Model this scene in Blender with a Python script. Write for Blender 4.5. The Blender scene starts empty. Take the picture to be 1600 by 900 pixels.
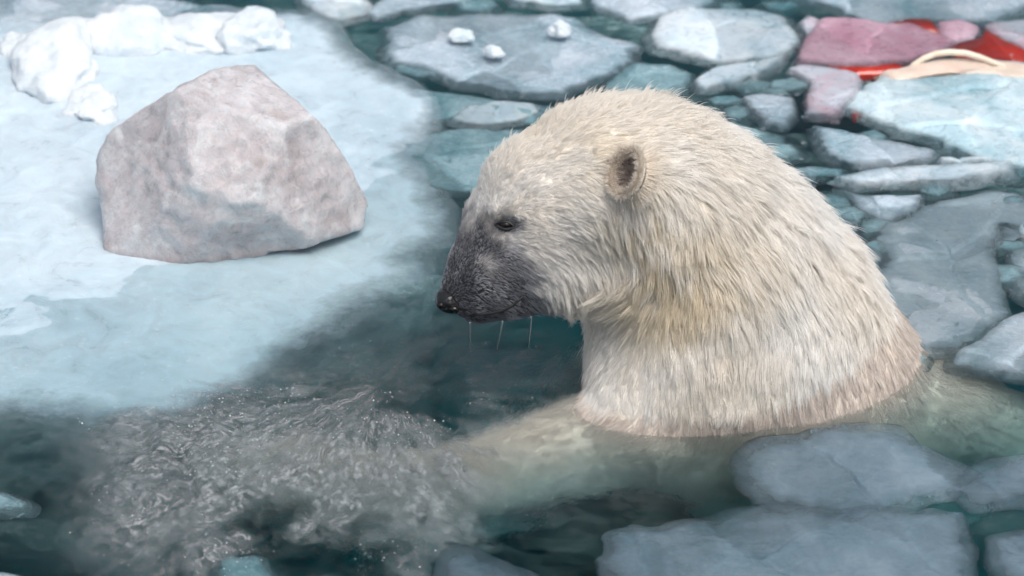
import bpy, bmesh, math, random
import numpy as np
from mathutils import Vector, Matrix
from mathutils.bvhtree import BVHTree
from mathutils.kdtree import KDTree

random.seed(7)
rng = np.random.default_rng(11)
sc = bpy.context.scene
COL = sc.collection

# ------------------------------------------------------------------ camera
PITCH = math.radians(27.0)
LENS = 135.0
DIST = 1.76 * LENS / 36.0
cam_d = bpy.data.cameras.new('camera')
cam = bpy.data.objects.new('camera', cam_d)
COL.objects.link(cam)
cam_d.lens = LENS
cam_d.sensor_width = 36.0
cam_d.clip_start = 0.1
cam_d.clip_end = 2000.0
CP = np.array([0.0, -DIST * math.cos(PITCH), DIST * math.sin(PITCH)])
CF = np.array([0.0, math.cos(PITCH), -math.sin(PITCH)])
CR = np.array([1.0, 0.0, 0.0])
CU = np.array([0.0, math.sin(PITCH), math.cos(PITCH)])
cam.location = CP
cam.rotation_euler = (math.pi / 2 - PITCH, 0, 0)
cam_d.dof.use_dof = True
cam_d.dof.focus_distance = DIST - 0.30
cam_d.dof.aperture_fstop = 4.2
sc.camera = cam

# ------------------------------------------------------------------ world, sun, exposure
SUN_EL, SUN_AZ = math.radians(62), math.radians(150)     # high soft light through cloud, from the near right
world = bpy.data.worlds.new('World')
sc.world = world
world.use_nodes = True
wn = world.node_tree.nodes
wl = world.node_tree.links
wn.clear()
wo = wn.new('ShaderNodeOutputWorld')
bg = wn.new('ShaderNodeBackground')
sky = wn.new('ShaderNodeTexSky')
sky.sky_type = 'NISHITA'
sky.sun_disc = False
sky.sun_elevation = SUN_EL
sky.sun_rotation = SUN_AZ
sky.air_density = 1.0
sky.dust_density = 4.0
sky.ozone_density = 1.0
hs = wn.new('ShaderNodeHueSaturation')                    # overcast: a whiter sky
hs.inputs['Saturation'].default_value = 0.42
wl.new(sky.outputs[0], hs.inputs['Color'])
wl.new(hs.outputs[0], bg.inputs[0])
bg.inputs[1].default_value = 0.135
wl.new(bg.outputs[0], wo.inputs[0])

sun_d = bpy.data.lights.new('sun', 'SUN')
sun = bpy.data.objects.new('sun', sun_d)
COL.objects.link(sun)
sun_d.energy = 1.8
sun_d.angle = math.radians(30)
sun_d.color = (1.0, 0.96, 0.90)
sd = Vector((math.sin(SUN_AZ) * math.cos(SUN_EL), math.cos(SUN_AZ) * math.cos(SUN_EL), math.sin(SUN_EL)))
sun.rotation_euler = sd.to_track_quat('Z', 'Y').to_euler()

sc.view_settings.view_transform = 'Standard'
sc.view_settings.look = 'None'
sc.view_settings.exposure = 0.12
sc.view_settings.gamma = 1.0
sc.cycles.use_denoising = True
sc.cycles.use_adaptive_sampling = True
sc.cycles.adaptive_threshold = 0.03
sc.cycles.max_bounces = 8
sc.cycles.diffuse_bounces = 4
sc.cycles.glossy_bounces = 3
sc.cycles.transparent_max_bounces = 16
sc.cycles.sample_clamp_indirect = 12.0
try:
    sc.cycles_curves.shape = 'RIBBONS'
    sc.cycles_curves.subdivisions = 1
except Exception:
    pass

# ------------------------------------------------------------------ helpers
TH = 18.0 / LENS


def ray(px, py):
    d = CF + CR * ((px - 800) / 800 * TH) + CU * ((450 - py) / 800 * TH)
    return d


def G(px, py, z=0.0):
    """point of the horizontal plane at height z"""
    d = ray(px, py)
    t = (z - CP[2]) / d[2]
    return CP + d * t


def P(px, py, Y):
    """point of the vertical plane y = Y"""
    d = ray(px, py)
    t = (Y - CP[1]) / d[1]
    return CP + d * t


def _h(ix, iy, iz, seed):
    n = (ix * 374761393 + iy * 668265263 + iz * 1274126177 + seed * 974634777) & 0xffffffff
    n = ((n ^ (n >> 13)) * 1274126177) & 0xffffffff
    n = n ^ (n >> 16)
    return (n & 0xffff) / 32767.5 - 1.0


def noise3(p, seed=0):
    p = np.asarray(p, float)
    i = np.floor(p).astype(np.int64)
    f = p - i
    u = f * f * f * (f * (f * 6 - 15) + 10)
    r = 0
    for dx in (0, 1):
        wx = u[..., 0] if dx else 1 - u[..., 0]
        for dy in (0, 1):
            wy = u[..., 1] if dy else 1 - u[..., 1]
            for dz in (0, 1):
                wz = u[..., 2] if dz else 1 - u[..., 2]
                r = r + wx * wy * wz * _h(i[..., 0] + dx, i[..., 1] + dy, i[..., 2] + dz, seed)
    return r


def fbm(p, octaves=4, seed=0, gain=0.5, lac=2.07):
    p = np.asarray(p, float)
    a, s, t = 1.0, 0, 0
    for o in range(octaves):
        s = s + a * noise3(p, seed + o * 17)
        t += a
        a *= gain
        p = p * lac + 13.7
    return s / t


def P3(x, y, z=0.0):
    return np.stack([x, y, np.zeros_like(x) + z], -1)


def sstep(a, b, x):
    t = np.clip((x - a) / (b - a), 0, 1)
    return t * t * (3 - 2 * t)


def mesh_obj(name, verts, faces, mat=None, parent=None, smooth=True, **props):
    me = bpy.data.meshes.new(name)
    me.from_pydata([tuple(v) for v in verts], [], faces)
    me.update()
    if smooth:
        me.polygons.foreach_set('use_smooth', [True] * len(me.polygons))
    o = bpy.data.objects.new(name, me)
    COL.objects.link(o)
    if mat:
        me.materials.append(mat)
    if parent:
        o.parent = parent
    for k, v in props.items():
        o[k] = v
    return o


def grid_faces(nr, nc, wrap=False, off=0):
    r = np.arange(nr - 1)[:, None]
    c = np.arange(nc if wrap else nc - 1)[None, :]
    c2 = (c + 1) % nc
    a = r * nc + c
    b = r * nc + c2
    d = (r + 1) * nc + c
    e = (r + 1) * nc + c2
    return (np.stack([a, b, e, d], -1).reshape(-1, 4) + off).tolist()


# ------------------------------------------------------------------ materials
class NT:
    def __init__(s, name):
        s.m = bpy.data.materials.new(name)
        s.m.use_nodes = True
        s.t = s.m.node_tree
        s.t.nodes.clear()
        s.out = s.n('ShaderNodeOutputMaterial')

    def n(s, t, **kw):
        x = s.t.nodes.new(t)
        for k, v in kw.items():
            if k.startswith('i_'):
                x.inputs[k[2:].replace('_', ' ')].default_value = v
            else:
                setattr(x, k, v)
        return x

    def l(s, a, b):
        s.t.links.new(a, b)

    def noise(s, scale, detail=5, rough=0.55, dist=0.0, vec=None, stretch=None):
        co = s.n('ShaderNodeTexCoord')
        src = co.outputs['Object']
        if stretch:
            mp = s.n('ShaderNodeMapping')
            mp.inputs['Scale'].default_value = stretch
            s.l(src, mp.inputs[0])
            src = mp.outputs[0]
        x = s.n('ShaderNodeTexNoise')
        x.inputs['Scale'].default_value = scale
        x.inputs['Detail'].default_value = detail
        x.inputs['Roughness'].default_value = rough
        x.inputs['Distortion'].default_value = dist
        s.l(src, x.inputs['Vector'])
        return x.outputs['Fac']

    def ramp(s, fac, stops):
        r = s.n('ShaderNodeValToRGB')
        el = r.color_ramp.elements
        while len(el) < len(stops):
            el.new(0.5)
        for e, (p, c) in zip(el, stops):
            e.position = p
            e.color = (*c, 1) if len(c) == 3 else (c[0],) * 3 + (1,)
        s.l(fac, r.inputs[0])
        return r.outputs[0]

    def mix(s, fac, a, b, mode='MIX'):
        x = s.n('ShaderNodeMix', data_type='RGBA', blend_type=mode)
        for sock, v in ((x.inputs[0], fac), (x.inputs[6], a), (x.inputs[7], b)):
            if hasattr(v, 'is_linked') or hasattr(v, 'links'):
                s.l(v, sock)
            elif isinstance(v, (int, float)):
                sock.default_value = v
            else:
                sock.default_value = (*v, 1)
        return x.outputs[2]

    def bump(s, fac, strength, dist, prev=None):
        b = s.n('ShaderNodeBump')
        b.inputs['Strength'].default_value = strength
        b.inputs['Distance'].default_value = dist
        s.l(fac, b.inputs['Height'])
        if prev is not None:
            s.l(prev, b.inputs['Normal'])
        return b.outputs[0]

    def principled(s, **kw):
        p = s.n('ShaderNodeBsdfPrincipled')
        for k, v in kw.items():
            sock = p.inputs[k.replace('_', ' ')]
            if hasattr(v, 'links'):
                s.l(v, sock)
            elif isinstance(v, tuple) and len(v) == 3 and sock.type == 'RGBA':
                sock.default_value = (*v, 1)
            else:
                sock.default_value = v
        s.l(p.outputs[0], s.out.inputs[0])
        return p


def ice_mat(name, light, mid, dark, rough=0.28, scale=5.0, sss=0.25, white=0.0, spots=None, speck=0.35, rim=True, soft=False, sscale=0.035):
    t = NT(name)
    n1 = t.noise(scale, 7, 0.6, 0.6, stretch=(1.0, 0.55, 1.0))
    n2 = t.noise(scale * 7, 6, 0.65, 1.2)
    n3 = t.noise(scale * 30, 4, 0.6)
    base = t.ramp(n1, [(0.30, dark), (0.50, mid), (0.70, light)])
    mott = t.ramp(n2, [(0.34, (0.80,)), (0.52, (1.0,)), (0.72, (1.18,))])
    c = t.mix(0.6, base, mott, 'MULTIPLY')
    sp = t.ramp(n3, [(0.60, (0,)), (0.72, (speck,))])
    c = t.mix(sp, c, (0.74, 0.80, 0.83))
    # pale hairline fractures inside the ice
    co = t.n('ShaderNodeTexCoord')
    wv = t.n('ShaderNodeTexNoise')
    wv.inputs['Scale'].default_value = 3.0
    wv.inputs['Detail'].default_value = 3
    t.l(co.outputs['Object'], wv.inputs['Vector'])
    vm = t.n('ShaderNodeVectorMath', operation='MULTIPLY_ADD')
    t.l(wv.outputs['Color'], vm.inputs[0])
    vm.inputs[1].default_value = (0.16, 0.16, 0.16)
    t.l(co.outputs['Object'], vm.inputs[2])
    vo = t.n('ShaderNodeTexVoronoi', feature='DISTANCE_TO_EDGE')
    vo.inputs['Scale'].default_value = 3.4
    t.l(vm.outputs[0], vo.inputs['Vector'])
    ln = t.ramp(vo.outputs['Distance'], [(0.0, (1,)), (0.022, (0,))])
    gate = t.ramp(n1, [(0.45, (0.0,)), (0.62, (0.38,))])
    lf = t.mix(1.0, ln, gate, 'MULTIPLY')
    c = t.mix(lf, c, light)
    if white:
        w = t.noise(scale * 2.2, 8, 0.7, 0.4)
        wf = t.ramp(w, [(0.50 - 0.2 * white, (0,)), (0.78, (0.8,))])
        c = t.mix(wf, c, (0.80, 0.84, 0.86))
    if spots:
        w = t.noise(spots[1], 6, 0.6, 0.8)
        wf = t.ramp(w, [(spots[2], (0,)), (spots[2] + 0.16, (spots[3],))])
        c = t.mix(wf, c, spots[0])
    fr = t.noise(scale * 1.6, 9, 0.72, 0.2, stretch=(0.7, 1.0, 1.0))
    ff = t.ramp(fr, [(0.50, (0,)), (0.56, (0.30,)), (0.64, (0.05,)), (0.74, (0.35,))])
    c = t.mix(ff, c, light)
    ce = t.n('ShaderNodeAttribute', attribute_name='cell')
    mr = t.n('ShaderNodeMapRange')
    mr.inputs[1].default_value, mr.inputs[2].default_value = -1.0, 1.0
    mr.inputs[3].default_value, mr.inputs[4].default_value = 0.62, 1.38
    t.l(ce.outputs['Fac'], mr.inputs[0])
    c = t.mix(1.0, c, mr.outputs[0], 'MULTIPLY')
    bn = t.bump(n1, 0.35, 0.02)
    bn = t.bump(n2, 0.55, 0.006, bn)
    bn = t.bump(n3, 0.4, 0.0018, bn)
    rr = t.ramp(n2, [(0.35, (rough * 0.6,)), (0.65, (min(1, rough * 1.9),))])
    kw = {}
    if rim:
        ri = t.n('ShaderNodeAttribute', attribute_name='rim')
        rn = t.noise(38, 5, 0.7)
        ad = t.n('ShaderNodeMath', operation='MULTIPLY_ADD')
        t.l(rn, ad.inputs[0])
        ad.inputs[1].default_value = 0.45 if soft else 0.9
        t.l(ri.outputs['Fac'], ad.inputs[2])
        ad2 = t.n('ShaderNodeMath', operation='MULTIPLY_ADD')
        t.l(n1, ad2.inputs[0])
        ad2.inputs[1].default_value = 0.5
        t.l(ad.outputs[0], ad2.inputs[2])
        ad3 = t.n('ShaderNodeMath', operation='MULTIPLY')
        t.l(ad2.outputs[0], ad3.inputs[0])
        ad3.inputs[1].default_value = 0.58
        kw['Alpha'] = t.ramp(ad3.outputs[0], [(0.30, (0.08,)), (0.60, (0.66,)), (0.95, (1.0,))] if not soft else [(0.20, (0.0,)), (0.62, (1.0,))])
    t.principled(Base_Color=c, Roughness=rr, IOR=1.31, Normal=bn, Subsurface_Weight=sss,
                 Subsurface_Radius=(0.5, 0.9, 1.0), Subsurface_Scale=sscale, **kw)
    return t.m


M = {}
M['ice'] = ice_mat('floe_ice', (0.50, 0.57, 0.64), (0.33, 0.41, 0.48), (0.13, 0.25, 0.30), rough=0.2)
M['ice_grey'] = ice_mat('wet_dimmed_ice', (0.40, 0.46, 0.51), (0.26, 0.33, 0.38), (0.10, 0.18, 0.21), rough=0.15, speck=0.12)  # wet ice; its grey also carries the dimming of the lower right
M['ice_wet_dim'] = ice_mat('drowned_dimmed_ice', (0.28, 0.335, 0.40), (0.17, 0.225, 0.28), (0.06, 0.12, 0.15), rough=0.14, speck=0.08, scale=3.5)  # drowned ice; dimness of the nearest foreground is put into this darker colour
M['ice_thin'] = ice_mat('thin_grey_ice', (0.30, 0.41, 0.45), (0.17, 0.28, 0.32), (0.05, 0.15, 0.18), rough=0.2)
M['ice_pale'] = ice_mat('pale_ice', (0.62, 0.70, 0.76), (0.45, 0.56, 0.64), (0.24, 0.38, 0.45), white=0.2)
M['ice_slab'] = ice_mat('milky_slab_ice', (0.60, 0.70, 0.77), (0.49, 0.61, 0.69), (0.38, 0.51, 0.60), scale=2.2, sss=0.3, rough=0.4, soft=True)
M['ice_pink'] = ice_mat('blood_tinted_ice', (0.54, 0.41, 0.48), (0.42, 0.27, 0.34), (0.30, 0.12, 0.18))
M['ice_halfpink'] = ice_mat('faintly_stained_ice', (0.56, 0.58, 0.65), (0.42, 0.46, 0.53), (0.20, 0.29, 0.35), spots=((0.52, 0.26, 0.32), 6.0, 0.50, 0.6))
M['ice_cream'] = ice_mat('cream_edged_ice', (0.58, 0.69, 0.74), (0.42, 0.57, 0.64), (0.26, 0.43, 0.50), white=0.1)
M['snow'] = ice_mat('packed_snow', (0.76, 0.81, 0.85), (0.68, 0.74, 0.79), (0.54, 0.64, 0.71), rough=0.7, sss=0.2, rim=False)
M['lump'] = ice_mat('ice_lump', (0.78, 0.84, 0.88), (0.66, 0.75, 0.81), (0.5, 0.62, 0.69), rough=0.5, sss=0.4, rim=False)
M['boulder'] = ice_mat('old_pinkish_ice', (0.61, 0.585, 0.61), (0.52, 0.495, 0.515), (0.41, 0.375, 0.39), rough=0.3, scale=9.0, sss=0.7,
                       white=0.1, spots=((0.34, 0.26, 0.23), 14.0, 0.60, 0.5), rim=False, sscale=0.09)

# water: refracting surface, teal absorption inside
t = NT('sea_water')
nb1 = t.noise(26, 5, 0.6, 0.5, stretch=(1, 0.7, 1))
nb2 = t.noise(110, 4, 0.6, 0.3)
bn = t.bump(nb1, 0.16, 0.012)
bn = t.bump(nb2, 0.12, 0.002, bn)
cw = t.n('ShaderNodeAttribute', attribute_name='churn')
nb3 = t.noise(58, 6, 0.65, 0.8, stretch=(1, 0.8, 1))
mm = t.n('ShaderNodeMath', operation='MULTIPLY')
t.l(nb3, mm.inputs[0])
t.l(cw.outputs['Fac'], mm.inputs[1])
bn = t.bump(mm.outputs[0], 1.0, 0.018, bn)
gl = t.n('ShaderNodeBsdfGlass')
gl.inputs['IOR'].default_value = 1.16
gl.inputs['Roughness'].default_value = 0.0
gl.inputs['Color'].default_value = (0.97, 1, 1, 1)
t.l(bn, gl.inputs['Normal'])
t.l(gl.outputs[0], t.out.inputs[0])
va = t.n('ShaderNodeVolumeAbsorption')
va.inputs['Color'].default_value = (0.20, 0.74, 0.80, 1)
va.inputs['Density'].default_value = 2.5
t.l(va.outputs[0], t.out.inputs['Volume'])
M['water'] = t.m

t = NT('deep_seabed')
t.principled(Base_Color=t.ramp(t.noise(0.8), [(0.35, (0.006, 0.13, 0.125)), (0.65, (0.014, 0.20, 0.18))]), Roughness=0.9)
M['bed'] = t.m

t = NT('bloody_water')
nb = t.noise(9, 5, 0.6, 0.4)
t.principled(Base_Color=t.ramp(nb, [(0.3, (0.20, 0.010, 0.005)), (0.6, (0.52, 0.026, 0.012))]), Roughness=0.08,
             Normal=t.bump(t.noise(60, 4), 0.5, 0.003))
M['blood'] = t.m

t = NT('old_bone')
t.principled(Base_Color=t.ramp(t.noise(20), [(0.3, (0.62, 0.53, 0.41)), (0.6, (0.80, 0.72, 0.60))]), Roughness=0.35,
             Normal=t.bump(t.noise(90), 0.3, 0.002))
M['bone'] = t.m
t = NT('blubber')
t.principled(Base_Color=t.ramp(t.noise(14), [(0.3, (0.66, 0.50, 0.42)), (0.6, (0.74, 0.64, 0.55))]), Roughness=0.4,
             Normal=t.bump(t.noise(40), 0.5, 0.006), Subsurface_Weight=0.3, Subsurface_Scale=0.02)
M['blubber'] = t.m

t = NT('bear_hide')
at = t.n('ShaderNodeAttribute', attribute_name='hide')
t.principled(Base_Color=at.outputs['Color'], Roughness=0.6, Normal=t.bump(t.noise(160, 4), 0.5, 0.002))
M['hide'] = t.m

t = NT('bear_fur')
at = t.n('ShaderNodeAttribute', attribute_name='fur')
p = t.principled(Base_Color=at.outputs['Color'], Roughness=0.5, Specular_IOR_Level=0.35)
tr = t.n('ShaderNodeBsdfTranslucent')
t.l(at.outputs['Color'], tr.inputs[0])
mx = t.n('ShaderNodeMixShader')
mx.inputs[0].default_value = 0.40
t.l(p.outputs[0], mx.inputs[1])
t.l(tr.outputs[0], mx.inputs[2])
t.l(mx.outputs[0], t.out.inputs[0])
M['fur'] = t.m

t = NT('nose_skin')
t.principled(Base_Color=(0.012, 0.012, 0.014), Roughness=0.24, Normal=t.bump(t.noise(260, 3), 0.7, 0.0015))
M['nose'] = t.m
t = NT('dark_eye')
t.principled(Base_Color=(0.006, 0.004, 0.004), Roughness=0.07)
M['eye'] = t.m
t = NT('lip_skin')
t.principled(Base_Color=(0.02, 0.02, 0.022), Roughness=0.45)
M['lip'] = t.m
t = NT('bubbly_foam')
ad = t.n('ShaderNodeAttribute', attribute_name='foam_mask')
au = t.n('ShaderNodeAttribute', attribute_name='streak')
fn = t.n('ShaderNodeTexNoise')
fn.inputs['Scale'].default_value = 1.7
fn.inputs['Detail'].default_value = 7
fn.inputs['Roughness'].default_value = 0.74
fn.inputs['Distortion'].default_value = 0.15
t.l(au.outputs['Vector'], fn.inputs['Vector'])
fr = t.ramp(fn.outputs['Fac'], [(0.40, (0.03,)), (0.60, (1.0,))])
ml = t.n('ShaderNodeMath', operation='MULTIPLY')
t.l(fr, ml.inputs[0])
t.l(ad.outputs['Fac'], ml.inputs[1])
pp = t.principled(Base_Color=t.ramp(fn.outputs['Fac'], [(0.36, (0.24, 0.25, 0.27)), (0.64, (0.56, 0.55, 0.57))]), Roughness=0.5,
                  Normal=t.bump(fn.outputs['Fac'], 0.5, 0.004))
tp = t.n('ShaderNodeBsdfTransparent')
mf = t.n('ShaderNodeMixShader')
t.l(ml.outputs[0], mf.inputs[0])
t.l(tp.outputs[0], mf.inputs[1])
t.l(pp.outputs[0], mf.inputs[2])
t.l(mf.outputs[0], t.out.inputs[0])
M['foam'] = t.m
t = NT('bubble_white')
t.principled(Base_Color=(0.7, 0.74, 0.76), Roughness=0.15)
M['bub'] = t.m
t = NT('dripping_water')
g2 = t.n('ShaderNodeBsdfGlass')
g2.inputs['IOR'].default_value = 1.33
t.l(g2.outputs[0], t.out.inputs[0])
M['drip'] = t.m

# ------------------------------------------------------------------ water
X0, X1, Y0, Y1 = -1.25, 1.25, -1.25, 1.75


def axis(a, b, step):
    core = np.arange(a, b + 1e-6, step)
    out = np.cumsum(0.02 * 1.35 ** np.arange(24))
    out = out[out < 60]
    return np.concatenate([(a - out)[::-1], core, b + out])


CH = G(420, 730)            # middle of the churned patch


def churn_mask(x, y):
    n = fbm(P3(x * 3, y * 3), 3, 5)
    ex = (x - CH[0]) / 0.36
    ey = (y - CH[1]) / 0.36
    d = np.sqrt(ex * ex + ey * ey) + 0.35 * n
    m = 1 - sstep(0.65, 1.15, d)
    # arm wake, reaching right towards the shoulder
    a = G(560, 720)[:2]
    b = G(980, 700)[:2]
    ab = b - a
    tt = np.clip(((x - a[0]) * ab[0] + (y - a[1]) * ab[1]) / (ab @ ab), 0, 1)
    dd = np.hypot(x - a[0] - tt * ab[0], y - a[1] - tt * ab[1])
    m2 = (1 - sstep(0.08, 0.26, dd)) * (1 - 0.75 * tt)
    c3 = G(735, 585)
    d3 = np.sqrt(((x - c3[0]) / 0.26) ** 2 + ((y - c3[1]) / 0.24) ** 2) + 0.5 * n
    m3 = 1 - sstep(0.55, 1.15, d3)
    return np.maximum(np.maximum(m, m2 * 0.35), m3 * 0.55)


def water_z(x, y):
    cm = churn_mask(x, y)
    z = 0.0016 * fbm(P3(x * 7, y * 14), 4, 31) * 2 * (0.35 + 0.9 * sstep(-0.3, 0.5, fbm(P3(x * 1.3, y * 1.3), 2, 77)))
    # rings spreading from the muzzle and the chest
    for (px, py, amp, wl_) in ((735, 590, 0.0004, 0.022), (780, 556, 0.0003, 0.018)):
        c = G(px, py)
        r = np.hypot(x - c[0], y - c[1]) + 0.012 * noise3(P3(x * 8, y * 8), 3)
        z = z + amp * np.sin(r * 6.283 / wl_) * np.exp(-(r / 0.09) ** 2)
    rid = 1 - np.abs(fbm(P3(x * 17, y * 12, 2.0), 4, 91)) * 2.6
    rid2 = fbm(P3(x * 34, y * 28), 3, 55)
    return z + cm * (0.010 * (rid - 0.45) + 0.0050 * rid2)


ax, ay = axis(X0, X1, 0.0055), axis(Y0, Y1, 0.0065)
gx, gy = np.meshgrid(ax, ay)
gz = water_z(gx.ravel(), gy.ravel()).reshape(gx.shape)
edge = (np.abs(gx) > 1.3) | (gy < -1.3) | (gy > 1.8)
gz[edge] *= 0.3
nx_, ny_ = len(ax), len(ay)
vt = np.stack([gx.ravel(), gy.ravel(), gz.ravel()], -1)
fc = grid_faces(ny_, nx_)
# closed box: skirt and bottom
ring = list(range(nx_)) + [r * nx_ + nx_ - 1 for r in range(1, ny_)] + [(ny_ - 1) * nx_ + c for c in range(nx_ - 2, -1, -1)] + [r * nx_ for r in range(ny_ - 2, 0, -1)]
low = vt[ring].copy()
low[:, 2] = -2.0
o0 = len(vt)
vt = np.concatenate([vt, low])
k = len(ring)
for i in range(k):
    j = (i + 1) % k
    fc.append((ring[j], ring[i], o0 + i, o0 + j))
fc.append(tuple(range(o0 + k - 1, o0 - 1, -1)))
wob_ = mesh_obj('water', vt, fc, M['water'], kind='structure')
ca_ = wob_.data.attributes.new('churn', 'FLOAT', 'POINT')
ca_.data.foreach_set('value', churn_mask(vt[:, 0], vt[:, 1]).astype(np.float32))
S = 50
mesh_obj('seabed', [(-S, -S, -0.75), (S, -S, -0.75), (S, S, -0.75), (-S, S, -0.75)], [(0, 1, 2, 3)], M['bed'], kind='structure')

# ------------------------------------------------------------------ ice floes
def poly_dist(pts, poly):
    d = np.full(len(pts), 1e9)
    for i in range(len(poly)):
        a, b = poly[i], poly[(i + 1) % len(poly)]
        ab = b - a
        L = ab @ ab + 1e-12
        tt = np.clip(((pts - a) @ ab) / L, 0, 1)
        d = np.minimum(d, np.hypot(*(pts - a - tt[:, None] * ab).T))
    return d


FLOES = []
PIX = []


def floe(name, pix, label, cat, mat, top=0.012, edge=-0.02, width=0.05, thick=0.018, rough=0.010, seed=0, dome=0.0,
         group='ice floes packed around the bear', tilt=None, jag=0.028, rings=36, nb=300, plate=0.15, relief=1.0, rimw=0.024, awash=0.0015, flat=False, parent=None, tint=None):
    PIX.append(list(pix))
    base = np.array([G(*p[:2])[:2] for p in pix])
    # close the outline evenly
    seg = np.linalg.norm(np.roll(base, -1, 0) - base, axis=1)
    cum = np.concatenate([[0], np.cumsum(seg)])
    nb = int(max(60, min(nb, cum[-1] / 0.008)))
    s = np.linspace(0, cum[-1], nb, endpoint=False)
    cl = np.vstack([base, base[:1]])
    b = np.stack([np.interp(s, cum, cl[:, 0]), np.interp(s, cum, cl[:, 1])], -1)
    for _ in range(1):
        b = 0.5 * b + 0.25 * (np.roll(b, 1, 0) + np.roll(b, -1, 0))
    size = math.sqrt(abs(0.5 * np.sum(b[:, 0] * np.roll(b[:, 1], -1) - b[:, 1] * np.roll(b[:, 0], -1))))
    jg = min(jag, 0.07 * size)
    f = 1.0
    b[:, 0] += jg * (fbm(P3(b[:, 0] * 9, b[:, 1] * 9), 5, 100 + seed, 0.62))
    b[:, 1] += jg * 1.3 * (fbm(P3(b[:, 0] * 9, b[:, 1] * 9), 5, 300 + seed, 0.62))
    # broken corners: coarse facets in the outline
    b[:, 0] += 0.8 * jg * np.round(1.6 * fbm(P3(b[:, 0] * 5, b[:, 1] * 5), 2, 150 + seed) / 0.35) * 0.35
    b[:, 1] += 1.0 * jg * np.round(1.6 * fbm(P3(b[:, 0] * 5, b[:, 1] * 5), 2, 350 + seed) / 0.35) * 0.35
    b = 0.5 * b + 0.25 * (np.roll(b, 1, 0) + np.roll(b, -1, 0))
    c = b.mean(0)
    R = 1 - np.linspace(0, 1, rings) ** 1.25 * 0.985
    pts = (c + (b - c)[None] * R[:, None, None]).reshape(-1, 2)
    d = poly_dist(pts, b)
    n = fbm(P3(pts[:, 0] * 6, pts[:, 1] * 6), 5, 500 + seed)
    nf = fbm(P3(pts[:, 0] * 28, pts[:, 1] * 28), 4, 700 + seed)
    w = min(width, 0.33 * size)
    wv = w * 0.45 * (1 + 0.9 * n)
    if flat:
        prof = np.clip(d / 0.006, 0, 1) ** 0.5
        edge = max(edge, -0.002)
    else:
        prof = 0.75 * np.clip(d / 0.005, 0, 1) ** 0.6 + 0.25 * sstep(0, 1, d / (wv * 2))
        edge = max(edge, -0.009) if top > -0.007 else edge
    if mat in ('ice_wet_dim', 'ice_grey'):
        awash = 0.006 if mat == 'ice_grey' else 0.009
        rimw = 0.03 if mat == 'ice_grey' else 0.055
    n2 = fbm(P3(pts[:, 0] * 2.6, pts[:, 1] * 2.6), 3, 900 + seed)
    top = top * 0.28 - awash if not flat else top * 0.42
    z = edge + (top - edge) * prof + rough * (0.45 * n + 0.55 * n2) * sstep(0, w, d) + rough * 0.22 * nf
    # refrozen plates: each with its own height and tilt, a groove between them
    fr_ = np.random.default_rng(seed + 40)
    ext = b.max(0) - b.min(0)
    nc_ = int(np.clip(size * size / plate ** 2, 1, 60)) + 2
    cs = b.min(0) + ext * fr_.random((nc_, 2))
    wp = pts + 0.035 * np.stack([fbm(P3(pts[:, 0] * 7, pts[:, 1] * 7), 4, 811), fbm(P3(pts[:, 0] * 7, pts[:, 1] * 7), 4, 812)], -1)
    dm = np.hypot(wp[:, None, 0] - cs[None, :, 0], (wp[:, None, 1] - cs[None, :, 1]) * 0.8)
    srt = np.argsort(dm, 1)
    id1 = srt[:, 0]
    g_ = dm[np.arange(len(dm)), srt[:, 1]] - dm[np.arange(len(dm)), id1]
    ch_, ct_ = fr_.uniform(-1, 1, nc_), fr_.normal(0, 0.020, (nc_, 2))
    inn = sstep(0, w * 0.6, d)
    z = z + relief * inn * (0.0028 * ch_[id1] + ((pts - cs[id1]) * ct_[id1]).sum(1) - 0.003 * (1 - sstep(0.0, 0.012, g_)))
    cell = 0.5 * ch_[id1] * relief + 0.35 * (1 - sstep(0.004, 0.014, g_)) * relief
    if tilt:
        z = z + (pts - c) @ np.array(tilt)
    vv = np.column_stack([pts, z])
    fc = grid_faces(rings, nb, True)
    off = len(vv)
    vv = np.vstack([vv, [[c[0], c[1], z[-nb:].mean()]]])
    last = (rings - 1) * nb
    fc += [(last + i, last + (i + 1) % nb, off) for i in range(nb)]
    # side and underside
    ou = (b - c) / (np.linalg.norm(b - c, axis=1)[:, None] + 1e-6)
    fo_ = 0.003 + 0.016 * np.clip(0.5 + fbm(P3(b[:, 0] * 5, b[:, 1] * 5), 3, 1100 + seed), 0, 1)
    s1 = np.column_stack([b + ou * fo_[:, None], np.minimum(z[:nb], 0) - 0.007])
    s2 = np.column_stack([b - ou * 0.020, np.minimum(z[:nb], 0) - thick])
    o1 = len(vv)
    vv = np.vstack([vv, s1, s2, [[c[0], c[1], z[:nb].min() - thick * 1.05]]])
    for i in range(nb):
        j = (i + 1) % nb
        fc.append((j, i, o1 + i, o1 + j))
        fc.append((o1 + j, o1 + i, o1 + nb + i, o1 + nb + j))
        fc.append((o1 + nb + j, o1 + nb + i, o1 + 2 * nb))
    rimv = np.concatenate([sstep(0.0, 1.0, d / (rimw * (1 + 0.8 * n)) ), np.zeros(len(vv) - len(d))])
    rimv[len(d)] = 1.0
    cell = np.concatenate([cell, np.zeros(len(vv) - len(cell))])
    o = mesh_obj(name, vv, [tuple(q[::-1]) for q in fc], M[mat])
    ca_ = o.data.attributes.new('cell', 'FLOAT', 'POINT')
    ca_.data.foreach_set('value', cell.astype(np.float32))
    ca_ = o.data.attributes.new('rim', 'FLOAT', 'POINT')
    ca_.data.foreach_set('value', rimv.astype(np.float32))
    # origin stays at the world's: the ice pattern runs in world space, so no two floes look alike
    o['label'] = label
    o['category'] = cat
    if group:
        o['group'] = group
    FLOES.append(o)
    return o


def rag(n):
    return n


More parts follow.
